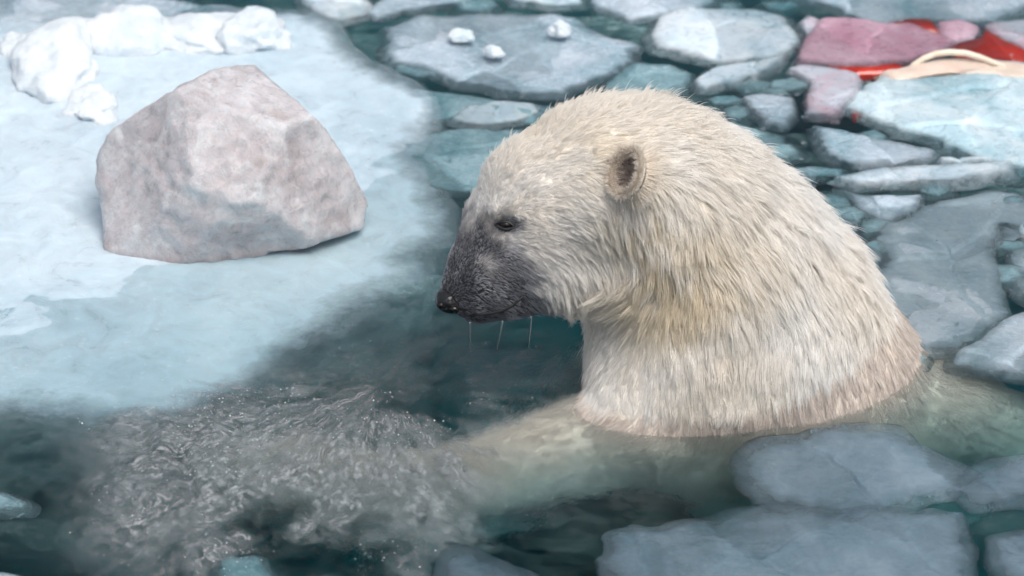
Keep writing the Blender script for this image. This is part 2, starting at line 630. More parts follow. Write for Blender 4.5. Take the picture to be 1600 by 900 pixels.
# --- far left sheet, and the big milky slab
floe('ice_floe', [(-300, -40), (120, -25), (330, 5), (480, 20), (470, 60), (300, 75), (100, 85), (-300, 95)],
     'hazy grey floe along the top left edge behind the white slab', 'ice floe', 'ice', top=0.006, edge=-0.03, seed=1)
floe('ice_slab', [(-420, 70), (-100, 55), (120, 50), (330, 42), (440, 26), (520, 42), (600, 92), (680, 150), (715, 220), (720, 300), (700, 380),
                  (660, 445), (560, 505), (430, 575), (300, 635), (150, 655), (0, 660), (-420, 655)],
     'huge milky turquoise ice slab filling the left side under the pinkish boulder', 'ice slab', 'ice_slab', top=0.050, edge=-0.042,
     width=0.30, thick=0.16, rough=0.010, seed=2, tilt=(-0.020, 0.026), rings=80, nb=500, relief=0.0, plate=0.3, rimw=0.15, group=None)

# --- central and back floes
floe('ice_floe', [(593, 40), (640, 18), (760, 8), (900, 18), (1008, 55), (985, 85), (930, 128), (870, 145), (780, 140), (700, 122), (640, 92)],
     'large oval grey floe behind the head, with three small white lumps on it', 'ice floe', 'ice', top=0.012, seed=3, width=0.08, rings=36)
floe('ice_floe', [(480, -30), (560, -20), (580, 10), (568, 28), (520, 38), (478, 18), (455, -5)],
     'small white broken floe at the top edge left of the dark lead', 'ice floe', 'ice_pale', top=0.02, seed=4)
floe('ice_floe', [(562, 12), (640, -30), (770, -30), (740, 2), (640, 14), (590, 30)],
     'narrow pale floe at the top edge above the oval floe', 'ice floe', 'ice', top=0.012, seed=5)
floe('ice_floe', [(770, -30), (900, -30), (910, 6), (860, 10), (800, 4)],
     'bright white sliver of ice cut by the top edge at mid frame', 'ice floe', 'ice_pale', top=0.02, seed=6)
floe('ice_floe', [(915, -60), (1180, -60), (1120, 8), (1040, 20), (985, 32), (925, 8)],
     'dull grey floe at the top edge right of the oval floe', 'ice floe', 'ice', top=0.008, seed=7)
floe('ice_floe', [(1008, 62), (1030, 32), (1080, 16), (1180, 14), (1245, 28), (1248, 62), (1215, 92), (1130, 96), (1060, 88), (1020, 82)],
     'smooth pale floe above the nape, left of the pink ice', 'ice floe', 'ice_pale', top=0.022, seed=8, width=0.06)
floe('ice_floe', [(945, 130), (990, 92), (1050, 92), (1092, 112), (1085, 135), (1030, 170), (960, 170)],
     'dark thin ice just behind the crown of the head', 'ice floe', 'ice_thin', top=0.001, edge=-0.02, seed=9)
floe('ice_floe', [(1080, 128), (1110, 108), (1180, 94), (1225, 86), (1205, 112), (1160, 134), (1100, 142)],
     'long pale splinter under the smooth floe above the nape', 'ice floe', 'ice_pale', top=0.016, seed=10, width=0.02, flat=True)
floe('ice_floe', [(1245, 40), (1262, 22), (1285, 30), (1290, 48), (1262, 56)],
     'small pinkish chunk in the dark gap left of the pink floe', 'ice floe', 'ice_halfpink', top=0.02, seed=11, width=0.02)
floe('ice_floe', [(1170, -90), (1700, -90), (1700, -10), (1560, 16), (1450, 30), (1380, 36), (1310, 24), (1230, 2)],
     'wide pale floe along the top right edge behind the blood stain', 'ice floe', 'ice', top=0.016, seed=12, width=0.05)
floe('ice_floe', [(1255, 108), (1262, 72), (1290, 38), (1345, 34), (1440, 44), (1500, 70), (1480, 88), (1430, 96), (1370, 110), (1300, 112)],
     'rosy pink blood stained floe left of the curved bone', 'ice floe', 'ice_pink', top=0.024, seed=13, width=0.03, flat=True)
floe('ice_floe', [(1456, 34), (1500, 28), (1535, 42), (1530, 62), (1496, 70), (1465, 52)],
     'pink crusty lump between the two blood red pools', 'ice floe', 'ice_pink', top=0.02, seed=14, width=0.03)
floe('ice_floe', [(1535, 38), (1570, 28), (1720, 30), (1720, 110), (1630, 92), (1575, 66)],
     'pale pink floe at the right edge above the red pool', 'ice floe', 'ice_halfpink', top=0.018, seed=15, width=0.03)
floe('ice_floe', [(1330, 175), (1372, 112), (1440, 104), (1560, 100), (1780, 118), (1780, 262), (1620, 258), (1530, 252), (1470, 244), (1400, 215)],
     'big bright blue floe at the right, below the curved bone', 'ice floe', 'ice_cream', top=0.034, seed=16, width=0.07, rings=40, nb=300)
floe('ice_floe', [(1228, 112), (1250, 104), (1300, 110), (1345, 124), (1340, 150), (1322, 178), (1312, 196), (1255, 190), (1250, 158), (1262, 135)],
     'chunky blood flecked block in front of the rosy floe', 'ice floe', 'ice_halfpink', top=0.026, seed=17, width=0.025, flat=True)
floe('ice_floe', [(1150, 152), (1180, 146), (1238, 150), (1240, 178), (1228, 200), (1195, 196)],
     'grey wedge of ice between the nape and the blood flecked block', 'ice floe', 'ice', top=0.012, seed=18, width=0.02, flat=True)
floe('ice_floe', [(1125, 165), (1150, 190), (1215, 205), (1235, 225), (1200, 240), (1150, 215)],
     'dim teal sheet of ice close behind the neck', 'ice floe', 'ice_thin', top=-0.002, edge=-0.02, seed=19)
floe('ice_floe', [(1266, 198), (1300, 204), (1400, 228), (1460, 242), (1462, 258), (1400, 266), (1322, 268), (1290, 250)],
     'flat grey wedge with a pale front edge, below the big bright floe', 'ice floe', 'ice', top=0.020, seed=20, width=0.02, flat=True, tilt=(0.0, -0.02))
floe('ice_floe', [(1464, 252), (1490, 250), (1552, 253), (1552, 260), (1500, 264), (1466, 260)],
     'tiny pale strip of ice under the big bright floe', 'ice floe', 'ice_pale', top=0.016, seed=21, width=0.01, flat=True)
floe('ice_floe', [(1225, 262), (1270, 258), (1325, 262), (1320, 276), (1262, 278)],
     'thin grey strip of ice touching the back of the neck', 'ice floe', 'ice_thin', top=0.004, edge=-0.01, seed=22, width=0.02)
floe('ice_floe', [(1300, 282), (1380, 268), (1500, 260), (1590, 258), (1588, 282), (1520, 288), (1440, 292), (1340, 296)],
     'long pale bar of ice lying across the right side', 'ice floe', 'ice_pale', top=0.022, seed=23, width=0.02, flat=True)
floe('ice_floe', [(1300, 286), (1345, 300), (1450, 298), (1442, 318), (1398, 344), (1375, 344), (1340, 326), (1330, 305)],
     'rounded grey plate tucked under the long pale bar', 'ice floe', 'ice', top=0.006, seed=24, width=0.03)
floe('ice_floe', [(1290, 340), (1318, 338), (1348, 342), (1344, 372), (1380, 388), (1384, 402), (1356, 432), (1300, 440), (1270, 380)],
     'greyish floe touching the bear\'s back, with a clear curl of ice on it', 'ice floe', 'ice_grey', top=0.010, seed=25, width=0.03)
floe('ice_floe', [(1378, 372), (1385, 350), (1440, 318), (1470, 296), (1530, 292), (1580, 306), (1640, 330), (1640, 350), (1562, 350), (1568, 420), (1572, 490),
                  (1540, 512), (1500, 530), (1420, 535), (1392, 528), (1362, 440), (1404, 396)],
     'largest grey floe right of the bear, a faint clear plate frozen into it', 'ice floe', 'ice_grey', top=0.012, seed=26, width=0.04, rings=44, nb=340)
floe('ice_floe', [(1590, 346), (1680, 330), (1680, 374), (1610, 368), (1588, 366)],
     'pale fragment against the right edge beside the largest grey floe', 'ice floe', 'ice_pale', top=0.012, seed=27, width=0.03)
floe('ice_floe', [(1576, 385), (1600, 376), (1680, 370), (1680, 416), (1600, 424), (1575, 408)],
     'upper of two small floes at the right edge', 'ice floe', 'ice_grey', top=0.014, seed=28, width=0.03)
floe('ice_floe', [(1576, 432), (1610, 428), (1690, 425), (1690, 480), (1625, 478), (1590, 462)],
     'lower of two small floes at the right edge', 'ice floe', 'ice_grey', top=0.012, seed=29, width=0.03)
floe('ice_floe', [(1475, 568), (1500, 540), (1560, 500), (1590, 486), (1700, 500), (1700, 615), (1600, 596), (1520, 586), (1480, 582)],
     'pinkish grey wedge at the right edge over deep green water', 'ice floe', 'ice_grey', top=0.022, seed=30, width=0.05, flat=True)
floe('ice_floe', [(1415, 545), (1432, 540), (1448, 556), (1446, 568), (1430, 566)],
     'small jagged bit of ice in the dark gap by the bear\'s rump', 'ice chip', 'ice_thin', top=0.004, seed=31, width=0.01)

# --- teal patch between the slab and the head
floe('ice_floe', [(705, 182), (730, 162), (780, 154), (830, 160), (838, 176), (800, 192), (745, 196)],
     'small pale lens of ice left of the forehead', 'ice floe', 'ice_pale', top=0.010, edge=-0.02, seed=32, width=0.05)
floe('ice_floe', [(620, 210), (700, 196), (800, 200), (860, 210), (800, 300), (700, 300), (640, 270)],
     'grey-blue sheet awash behind the forehead', 'ice floe', 'ice_thin', top=-0.004, edge=-0.03, seed=33, width=0.08)
floe('ice_floe', [(640, 128), (700, 134), (800, 150), (900, 160), (880, 200), (760, 178), (690, 178), (640, 190)],
     'dim drowned floe along the dark lead below the oval floe', 'ice floe', 'ice_thin', top=-0.010, edge=-0.04, seed=34, width=0.06)

# --- near right: drowned plates in front of the body
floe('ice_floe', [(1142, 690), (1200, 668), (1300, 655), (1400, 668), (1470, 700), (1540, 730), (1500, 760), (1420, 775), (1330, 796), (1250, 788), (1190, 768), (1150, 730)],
     'smooth rounded floe lying in front of the bear\'s flank', 'ice floe', 'ice_wet_dim', top=-0.004, edge=-0.02, seed=35, width=0.05, rings=36)
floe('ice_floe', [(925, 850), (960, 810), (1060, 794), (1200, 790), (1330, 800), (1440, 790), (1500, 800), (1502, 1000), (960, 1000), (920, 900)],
     'broad grey floe at the bottom edge right of centre', 'ice floe', 'ice_wet_dim', top=0.000, edge=-0.02, seed=36, width=0.06, rings=44, nb=340)
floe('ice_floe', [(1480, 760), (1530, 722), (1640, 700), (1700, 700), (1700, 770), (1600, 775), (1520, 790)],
     'pale floe at the right edge level with the waterline', 'ice floe', 'ice_wet_dim', top=0.000, edge=-0.02, seed=37, width=0.05)
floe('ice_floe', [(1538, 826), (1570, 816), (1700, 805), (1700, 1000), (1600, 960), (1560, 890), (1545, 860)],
     'floe cut by the bottom right corner', 'ice floe', 'ice_wet_dim', top=0.004, seed=38, width=0.04)
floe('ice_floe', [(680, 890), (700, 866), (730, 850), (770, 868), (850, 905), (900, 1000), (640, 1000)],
     'mottled grey floe poking in at the bottom edge', 'ice floe', 'ice_wet_dim', top=0.000, edge=-0.02, seed=39, width=0.04)
floe('ice_floe', [(345, 870), (420, 862), (440, 890), (460, 980), (330, 980)],
     'drowned pale block at the bottom edge under the churned water', 'ice floe', 'ice_thin', top=-0.006, edge=-0.03, seed=40, width=0.04)
floe('ice_floe', [(-60, 770), (10, 762), (50, 780), (40, 792), (-60, 792)],
     'thin shard of ice afloat at the left edge', 'ice chip', 'ice_thin', top=0.002, seed=41, width=0.02)
floe('ice_floe', [(-200, 895), (-20, 885), (40, 896), (60, 960), (-200, 960)],
     'pale floe tip at the bottom left corner', 'ice floe', 'ice', top=0.008, seed=42, width=0.03)


def inside(p, poly):
    r = False
    for (x1, y1), (x2, y2) in zip(poly, poly[1:] + poly[:1]):
        if (y1 > p[1]) != (y2 > p[1]) and p[0] < (x2 - x1) * (p[1] - y1) / (y2 - y1) + x1:
            r = not r
    return r


sr = np.random.default_rng(5)
made = 0
LAND = [(600, 60, 'dark lead left of the oval floe'), (800, 140, 'front edge of the oval floe'), (1000, 60, 'right tip of the oval floe'),
        (740, 175, 'small pale lens of ice'), (1130, 55, 'smooth floe above the nape'), (1150, 120, 'long pale splinter'), (1275, 70, 'left end of the rosy floe'),
        (1195, 172, 'grey wedge behind the nape'), (1285, 150, 'blood flecked block'), (1370, 235, 'flat grey wedge'),
        (1330, 185, 'left tip of the big bright floe'), (1450, 275, 'long pale bar'), (1585, 270, 'right end of the long pale bar'), (1390, 320, 'rounded grey plate'),
        (1320, 390, 'floe with the clear curl'), (1480, 400, 'largest grey floe'), (1590, 400, 'upper small edge floe'), (1600, 455, 'lower small edge floe'),
        (1540, 560, 'pinkish grey wedge'), (1210, 215, 'dim teal sheet behind the neck'), (1270, 268, 'thin strip touching the neck'),
        (900, 10, 'bright sliver at the top edge'), (1200, 10, 'dull floe at the top edge')]
used_labels = set()
for _ in range(1500):
    if made >= 26:
        break
    px, py = sr.uniform(640, 1600), sr.uniform(0, 540)
    if px < 1000 and py > 170:
        continue
    if px < 1440 - 0.0 and py > 110 and px > 760 and py > (px - 1130) * 1.3 and px < 1130 + (py - 150) / 1.15:
        continue
    if any(inside((px, py), q) for q in PIX) or (px > 1300 and py < 130):
        continue
    lx, ly, ln_ = min(LAND, key=lambda q: math.hypot((q[0] - px) * 0.6, q[1] - py))
    side = ('left of' if px < lx else 'right of') if abs(px - lx) * 0.6 > abs(py - ly) else ('just behind' if py < ly else 'in front of')
    lab = 'drowned teal ice shard ' + side + ' the ' + ln_
    if lab in used_labels:
        continue
    used_labels.add(lab)
    nn = sr.integers(5, 8)
    a0 = sr.random() * 6.28
    rx, ry = sr.uniform(26, 52), sr.uniform(9, 20)
    pg = [(px + rx * math.cos(a0 + k * 6.283 / nn) * sr.uniform(0.7, 1.2), py + ry * math.sin(a0 + k * 6.283 / nn) * sr.uniform(0.7, 1.2)) for k in range(nn)]
    o = floe('ice_shard', pg, lab, 'ice shard', 'ice_thin', top=-0.011,
             edge=-0.016, seed=200 + made, group='drowned ice shards in the leads', rings=14, nb=110, thick=0.008, flat=False, awash=0.0)
    made += 1

# ------------------------------------------------------------------ ice lumps
def sphere_dirs(sub):
    bm = bmesh.new()
    bmesh.ops.create_icosphere(bm, subdivisions=sub, radius=1.0)
    bm.verts.ensure_lookup_table()
    v = np.array([tuple(x.co) for x in bm.verts])
    f = [tuple(x.index for x in q.verts) for q in bm.faces]
    bm.free()
    return v, f


DV, DF = sphere_dirs(5)
DV6, DF6 = sphere_dirs(6)


def rock(name, center, planes, label, cat, mat, amp=0.02, freq=7, k=30.0, seed=0, group=None, fine=0.25, hi=False):
    V, F = (DV6, DF6) if hi else (DV, DF)
    inv = np.full(len(V), 0.0)
    acc = np.zeros(len(V))
    for n, d in planes:
        n = np.array(n, float)
        n /= np.linalg.norm(n)
        q = np.maximum(V @ n, 1e-4) / d            # 1/r for each plane
        acc += q ** k
    r = acc ** (-1.0 / k)
    c = np.array(center)
    p = c + V * r[:, None]
    nn = fbm(p * freq, 4, seed)
    nf = 1 - 2 * np.abs(fbm(p * freq * 4, 4, seed + 9))
    p = p + V * (amp * nn + amp * fine * nf)[:, None]
    o = mesh_obj(name, p, F, M[mat])
    o['label'] = label
    o['category'] = cat
    if group:
        o['group'] = group
    return o


# the pinkish boulder
yb = G(365, 352)[1]
BC = P(372, 262, yb) - np.array([0, 0, 0.010])
outline = [(157, 245), (172, 206), (262, 150), (375, 94), (428, 90), (458, 128), (505, 205), (545, 245), (570, 300), (566, 335),
           (545, 352), (400, 405), (330, 415), (300, 408), (244, 424), (196, 402), (168, 345)]
hull = outline
planes = []
for i in range(len(hull)):
    a, b = np.array(hull[i], float), np.array(hull[(i + 1) % len(hull)], float)
    e = b - a
    nrm = np.array([e[1], -e[0]])
    nrm /= np.linalg.norm(nrm)
    mid = (a + b) / 2 - np.array([372, 262])
    d = nrm @ mid
    if d < 0:
        nrm, d = -nrm, -d
    if d < 40:
        continue
    w3 = CR * nrm[0] - CU * nrm[1]
    planes.append((w3, d * 0.0011 + (0.022 if nrm[1] > 0.3 else 0.008)))
for (nr, nu, nf, d) in ((0.1, 0.25, -1, 0.150), (-0.7, 0.1, -0.9, 0.165), (0.75, -0.05, -0.85, 0.150), (0.2, -0.8, -0.8, 0.155), (0.3, 0.95, -0.75, 0.155),
                        (-0.3, -0.55, -1, 0.168), (0, 0, 1, 0.16), (0.7, 0.2, 0.8, 0.17), (-0.7, -0.2, 0.8, 0.17)):
    planes.append((CR * nr + CU * nu + CF * nf, d))
rock('ice_boulder', BC, planes, 'big angular pinkish grey ice boulder resting on the milky slab', 'ice boulder', 'boulder', amp=0.013, freq=9, k=95, seed=3, hi=True, fine=0.4)


def lump(px, py, rx, rz, ry, label, seed, mat='snow', group='snow lumps on the ice', base=0.015):
    """rounded snow lump standing on the ice at the pixel's ground point"""
    c = G(px, py, base)
    V = DV
    p = V * np.array([rx, ry, rz])
    q = V * 2.1 + seed * 3.1
    p = p * (1.4 if mat == 'snow' and rx > 0.03 else 1.0) * (1 + 0.45 * fbm(q * 0.6, 2, seed) + 0.10 * (0.5 - np.abs(fbm(q * 1.1, 3, seed + 5))) + 0.06 * fbm(q * 3.5, 4, seed + 6))[:, None]
    p[:, 2] = np.where(p[:, 2] < 0, p[:, 2] * 0.4, p[:, 2])
    o = mesh_obj('snow_lump', p + c, DF, M[mat])
    o['label'] = label
    o['category'] = 'snow lump'
    o['group'] = group
    return o


lump(198, 66, 0.064, 0.052, 0.05, 'tall knobbly white snow lump above the boulder at the slab\'s back edge', 1)
lump(90, 108, 0.062, 0.045, 0.10, 'long low white snow lump near the left edge', 2)
lump(30, 82, 0.035, 0.02, 0.05, 'small faint snow lump at the left edge beside the long low one', 3)
lump(395, 66, 0.052, 0.038, 0.05, 'rounded white snow lump right behind the boulder\'s peak', 4)
lump(320, 60, 0.085, 0.024, 0.07, 'low white snow ridge between the tall lump and the rounded one', 5)
lump(146, 170, 0.035, 0.018, 0.05, 'faint low white mound left of the boulder', 6)
lump(875, 50, 0.019, 0.022, 0.018, 'tallest upright white lump on the oval floe', 7, 'snow', 'ice lumps on the oval floe')
lump(722, 58, 0.022, 0.018, 0.02, 'left white lump on the oval floe', 8, 'lump', 'ice lumps on the oval floe')
lump(772, 84, 0.019, 0.014, 0.018, 'lowest white lump in the middle of the oval floe', 9, 'snow', 'ice lumps on the oval floe')


# ------------------------------------------------------------------ blood pools, bone and blubber at the back right
def pool(pix, label, z=-0.002):
    base = np.array([G(*p)[:2] for p in pix])
    c = base.mean(0)
    n = 80
    seg = np.linalg.norm(np.roll(base, -1, 0) - base, axis=1)
    cum = np.concatenate([[0], np.cumsum(seg)])
    s = np.linspace(0, cum[-1], n, endpoint=False)
    cl = np.vstack([base, base[:1]])
    b = np.stack([np.interp(s, cum, cl[:, 0]), np.interp(s, cum, cl[:, 1])], -1)
    b += 0.010 * np.stack([fbm(P3(b[:, 0] * 12, b[:, 1] * 12), 4, 5), fbm(P3(b[:, 0] * 12, b[:, 1] * 12), 4, 6)], -1)
    vv = np.vstack([np.column_stack([b, np.full(n, z)]), [[c[0], c[1], z + 0.002]], np.column_stack([b, np.full(n, z - 0.03)])])
    fc = [tuple(range(n))] + [(i, n + 1 + i, n + 1 + (i + 1) % n, (i + 1) % n) for i in range(n)]
    return mesh_obj('blood_pool', vv, fc, M['blood'], label=label, category='blood stain', group='blood pools between the pink floes')


pool([(1370, 40), (1400, 30), (1455, 28), (1475, 52), (1440, 52), (1380, 46)], 'narrow bright red pool behind the rosy floe')
pool([(1480, 70), (1530, 60), (1540, 45), (1575, 62), (1700, 100), (1700, 125), (1600, 112), (1500, 98)], 'wide deep red pool behind the curved bone')
pool([(1326, 170), (1345, 160), (1350, 166), (1332, 178)], 'small dark red spot left of the big bright floe', -0.004)
pool([(1290, 104), (1400, 100), (1430, 112), (1330, 118)], 'thin red smear at the front edge of the rosy floe', 0.004)


def tube(name, pts, radii, mat, parent=None, seg=10, flat=1.0, **props):
    pts = np.array(pts, float)
    n = len(pts)
    vv, fc = [], []
    up = np.array([0, 0, 1.0])
    for i in range(n):
        tg = pts[min(i + 1, n - 1)] - pts[max(i - 1, 0)]
        tg /= np.linalg.norm(tg) + 1e-9
        a = np.cross(tg, up)
        if np.linalg.norm(a) < 1e-3:
            a = np.cross(tg, np.array([1.0, 0, 0]))
        a /= np.linalg.norm(a)
        b = np.cross(a, tg)
        for j in range(seg):
            th = 2 * math.pi * j / seg
            vv.append(pts[i] + radii[i] * (a * math.cos(th) * flat + b * math.sin(th)))
    fc = grid_faces(n, seg, True)
    fc.append(tuple(range(seg - 1, -1, -1)))
    fc.append(tuple(range((n - 1) * seg, n * seg)))
    return mesh_obj(name, vv, fc, mat, parent, **props)


yb2 = G(1480, 112)[1]
bp = [P(x, y - 3, yb2 + 0.02 * s_) for x, y, s_ in ((1416, 116, 0), (1428, 104, .3), (1444, 94, .6), (1462, 87, 1), (1484, 84.5, 1.2), (1508, 86, 1.2), (1530, 92, 1), (1550, 100, .6), (1572, 108, .3))]
bs = []
for i in range(len(bp) - 1):
    for s_ in range(4):
        bs.append(bp[i] + (bp[i + 1] - bp[i]) * s_ / 4)
bs.append(bp[-1])
nbn = len(bs)
tube('rib_bone', bs, [0.0050 + 0.0015 * math.sin(math.pi * i / (nbn - 1)) for i in range(nbn)], M['bone'],
     label='curved cream rib bone arching over the big bright floe', category='bone')
floe('blubber_strip', [(1376, 116), (1420, 104), (1470, 94), (1530, 96), (1600, 104), (1700, 118), (1700, 134), (1580, 122), (1480, 116), (1400, 126)],
     'pale pinkish strip of blubber lying under the curved bone', 'blubber', 'blubber', top=0.046, edge=0.0, width=0.03, seed=60, group=None, thick=0.03)

# ------------------------------------------------------------------ the polar bear
PX = 0.0011


def sm(a, b, k):
    h = np.clip(0.5 + 0.5 * (b - a) / k, 0, 1)
    return b * (1 - h) + a * h - k * h * (1 - h)


def cone(p, a, b, ra, rb):
    """round cone between a and b"""
    ab = b - a
    L2 = ab @ ab
    tt = np.clip(((p - a) @ ab) / L2, 0, 1)
    q = p - a - tt[:, None] * ab
    return np.sqrt((q * q).sum(1)) - (ra + (rb - ra) * tt)


YH, YT = -0.34, -0.25           # head, torso planes
B = []


def chain(nodes, k):
    B.append(([(P(x, y, Y), r * PX) for x, y, Y, r in nodes], k))


# head: nose to crown to nape to torso (each pixel, its plane, its radius in pixels)
chain([(716, 460, -0.43, 22), (730, 448, -0.42, 38), (760, 420, -0.405, 56), (803, 372, -0.375, 76), (850, 314, -0.35, 94),
       (925, 288, -0.33, 112), (1000, 298, -0.31, 124)], 0.03)
chain([(1000, 298, -0.31, 124), (1055, 345, -0.29, 154), (1110, 430, -0.27, 186), (1155, 520, -0.25, 212), (1190, 625, -0.235, 234), (1262, 740, -0.19, 244),
       (1350, 860, -0.02, 210)], 0.05)
# lower jaw, cheek and throat
chain([(752, 474, -0.415, 24), (800, 450, -0.40, 42), (850, 418, -0.38, 62), (910, 398, -0.355, 80), (985, 400, -0.33, 92), (1040, 440, -0.30, 110)], 0.04)
# flank running away to the right, under water
B.append(([(P(1150, 530, -0.25), 190 * PX), (P(1285, 672, -0.22), 178 * PX), (G(1345, 610, -0.20), 140 * PX), (G(1415, 640, -0.165), 112 * PX), (G(1490, 685, -0.14), 85 * PX), (G(1580, 740, -0.2), 70 * PX)], 0.06))
# near foreleg: shoulder, elbow, wrist, paw
B.append(([(P(1080, 600, -0.38), 110 * PX), (P(1010, 672, -0.42), 92 * PX)] +
          [(G(x, y, z), r * PX) for x, y, z, r in ((915, 725, -0.108, 92), (745, 772, -0.098, 68), (600, 785, -0.100, 58), (470, 770, -0.11, 66), (400, 760, -0.11, 56))], 0.05))
B.append(([(P(1080, 590, -0.34), 150 * PX), (G(1060, 715, -0.13), 110 * PX), (G(1130, 690, -0.13), 118 * PX), (G(1260, 640, -0.18), 120 * PX)], 0.06))
# far foreleg
chain([(1010, 600, -0.12, 90), (930, 700, -0.12, 74), (880, 800, -0.16, 56), (820, 880, -0.22, 48), (770, 920, -0.26, 52)], 0.05)


def body_sdf(p):
    d = None
    for nodes, k in B:
        dc = None
        for (a, ra), (b, rb) in zip(nodes[:-1], nodes[1:]):
            q = cone(p, a, b, ra, rb)
            dc = q if dc is None else sm(dc, q, 0.012)
        d = dc if d is None else sm(d, dc, k)
    # flatten the muzzle sideways
    # brow ridge and eye hollow
    for (x, y, Y, r, am) in FACE:
        c = P(x, y, Y)
        q = np.sqrt(((p - c) ** 2).sum(1))
        d = d - am * np.exp(-(q / (r * PX)) ** 2)
    # folds and muscle
    d = d - 0.006 * fbm(p * 7, 3, 41)
    return d


FACE = [(762, 330, -0.44, 22, 0.010), (792, 352, -0.46, 17, -0.013), (790, 328, -0.45, 22, 0.006), (742, 322, -0.32, 24, 0.016),
        (845, 400, -0.47, 50, 0.006), (900, 330, -0.47, 60, 0.006), (820, 475, -0.44, 22, -0.006), (1120, 520, -0.46, 90, 0.02)]

bm = bmesh.new()
for nodes, k in B:
    for (a, ra), (b, rb) in zip(nodes[:-1], nodes[1:]):
        for s_ in np.linspace(0, 1, 5):
            c = a + (b - a) * s_
            bmesh.ops.create_icosphere(bm, subdivisions=3, radius=ra + (rb - ra) * s_, matrix=Matrix.Translation(Vector(c)))
me = bpy.data.meshes.new('body')
bm.to_mesh(me)
bm.free()
tmp = bpy.data.objects.new('body_tmp', me)
COL.objects.link(tmp)
md = tmp.modifiers.new('r', 'REMESH')
md.mode = 'VOXEL'
md.voxel_size = 0.0075
dg = bpy.context.evaluated_depsgraph_get()
ev = bpy.data.meshes.new_from_object(tmp.evaluated_get(dg))
bpy.data.objects.remove(tmp)
nv = len(ev.vertices)
V = np.empty(nv * 3)
ev.vertices.foreach_get('co', V)
V = V.reshape(-1, 3)


def grad(p, e=0.002):
    g = np.stack([body_sdf(p + np.eye(3)[i] * e) - body_sdf(p - np.eye(3)[i] * e) for i in range(3)], -1) / (2 * e)
    return g


for it in range(5):
    g = grad(V)
    gn = np.maximum((g * g).sum(1), 0.2)
    V = V - g * (np.clip(body_sdf(V), -0.02, 0.02) / gn)[:, None]
N = grad(V)
N /= np.linalg.norm(N, axis=1)[:, None]
ev.vertices.foreach_set('co', V.ravel())
ev.update()
ev.name = 'body'
body = bpy.data.objects.new('polar_bear', ev)
COL.objects.link(body)
ev.materials.clear()
ev.materials.append(M['hide'])
ev.polygons.foreach_set('use_smooth', [True] * len(ev.polygons))
body['label'] = 'wet cream polar bear half out of the water, head bowed to the left'
body['category'] = 'polar bear'
bvh = BVHTree.FromPolygons([tuple(v) for v in V], [tuple(p.vertices) for p in ev.polygons])


def hit(px, py):
    d = Vector(ray(px, py)).normalized()
    loc, nor, _, _ = bvh.ray_cast(Vector(CP), d)
    if loc is None:
        return None, None
    return np.array(loc), np.array(nor)


def topix(p):
    q = p - CP
    z = q @ CF
    return 800 + (q @ CR) / z / TH * 800, 450 - (q @ CU) / z / TH * 800


NOSE = P(703, 470, -0.43)
EYE, EYEN = hit(790, 352)
EAR, EARN = hit(992, 278)
print('eye', EYE, 'ear', EAR)
MUZ_A, MUZ_B = P(700, 470, -0.43), P(800, 360, -0.40)


def muzzle_dark(p):
    """1 on the sparse dark muzzle, 0 on the furred face: fades along the snout"""
    ax_ = (MUZ_B - MUZ_A)
    L = np.linalg.norm(ax_)
    ax_ = ax_ / L
    s_ = (p - MUZ_A) @ ax_ / L
    n_ = fbm(p * 26, 4, 8)
    m = 1 - sstep(0.62, 1.25, s_ + 0.55 * n_)
    off = np.linalg.norm(p - MUZ_A, axis=1)
    m = m * (1 - sstep(0.14, 0.19, off)) * sstep(0.0, 0.02, p[:, 2] - P(740, 515, -0.41)[2])
    return m


# hide colour: dark skin on the muzzle and round the eye, pale under the coat
def eye_dark(p):
    q = p - EYE
    e = np.sqrt((q @ CR / 0.034) ** 2 + ((q @ CU + 0.0) / 0.016) ** 2 + (q @ CF / 0.03) ** 2)
    return 1 - sstep(0.5, 1.3, e)


md_ = muzzle_dark(V)
hd = np.maximum(md_, eye_dark(V))
hc = np.array([0.76, 0.69, 0.60])[None] * (1 - hd)[:, None] + np.array([0.020, 0.021, 0.026])[None] * hd[:, None]
ca = ev.color_attributes.new('hide', 'FLOAT_COLOR', 'POINT')
ca.data.foreach_set('color', np.column_stack([hc, np.ones(nv)]).ravel())

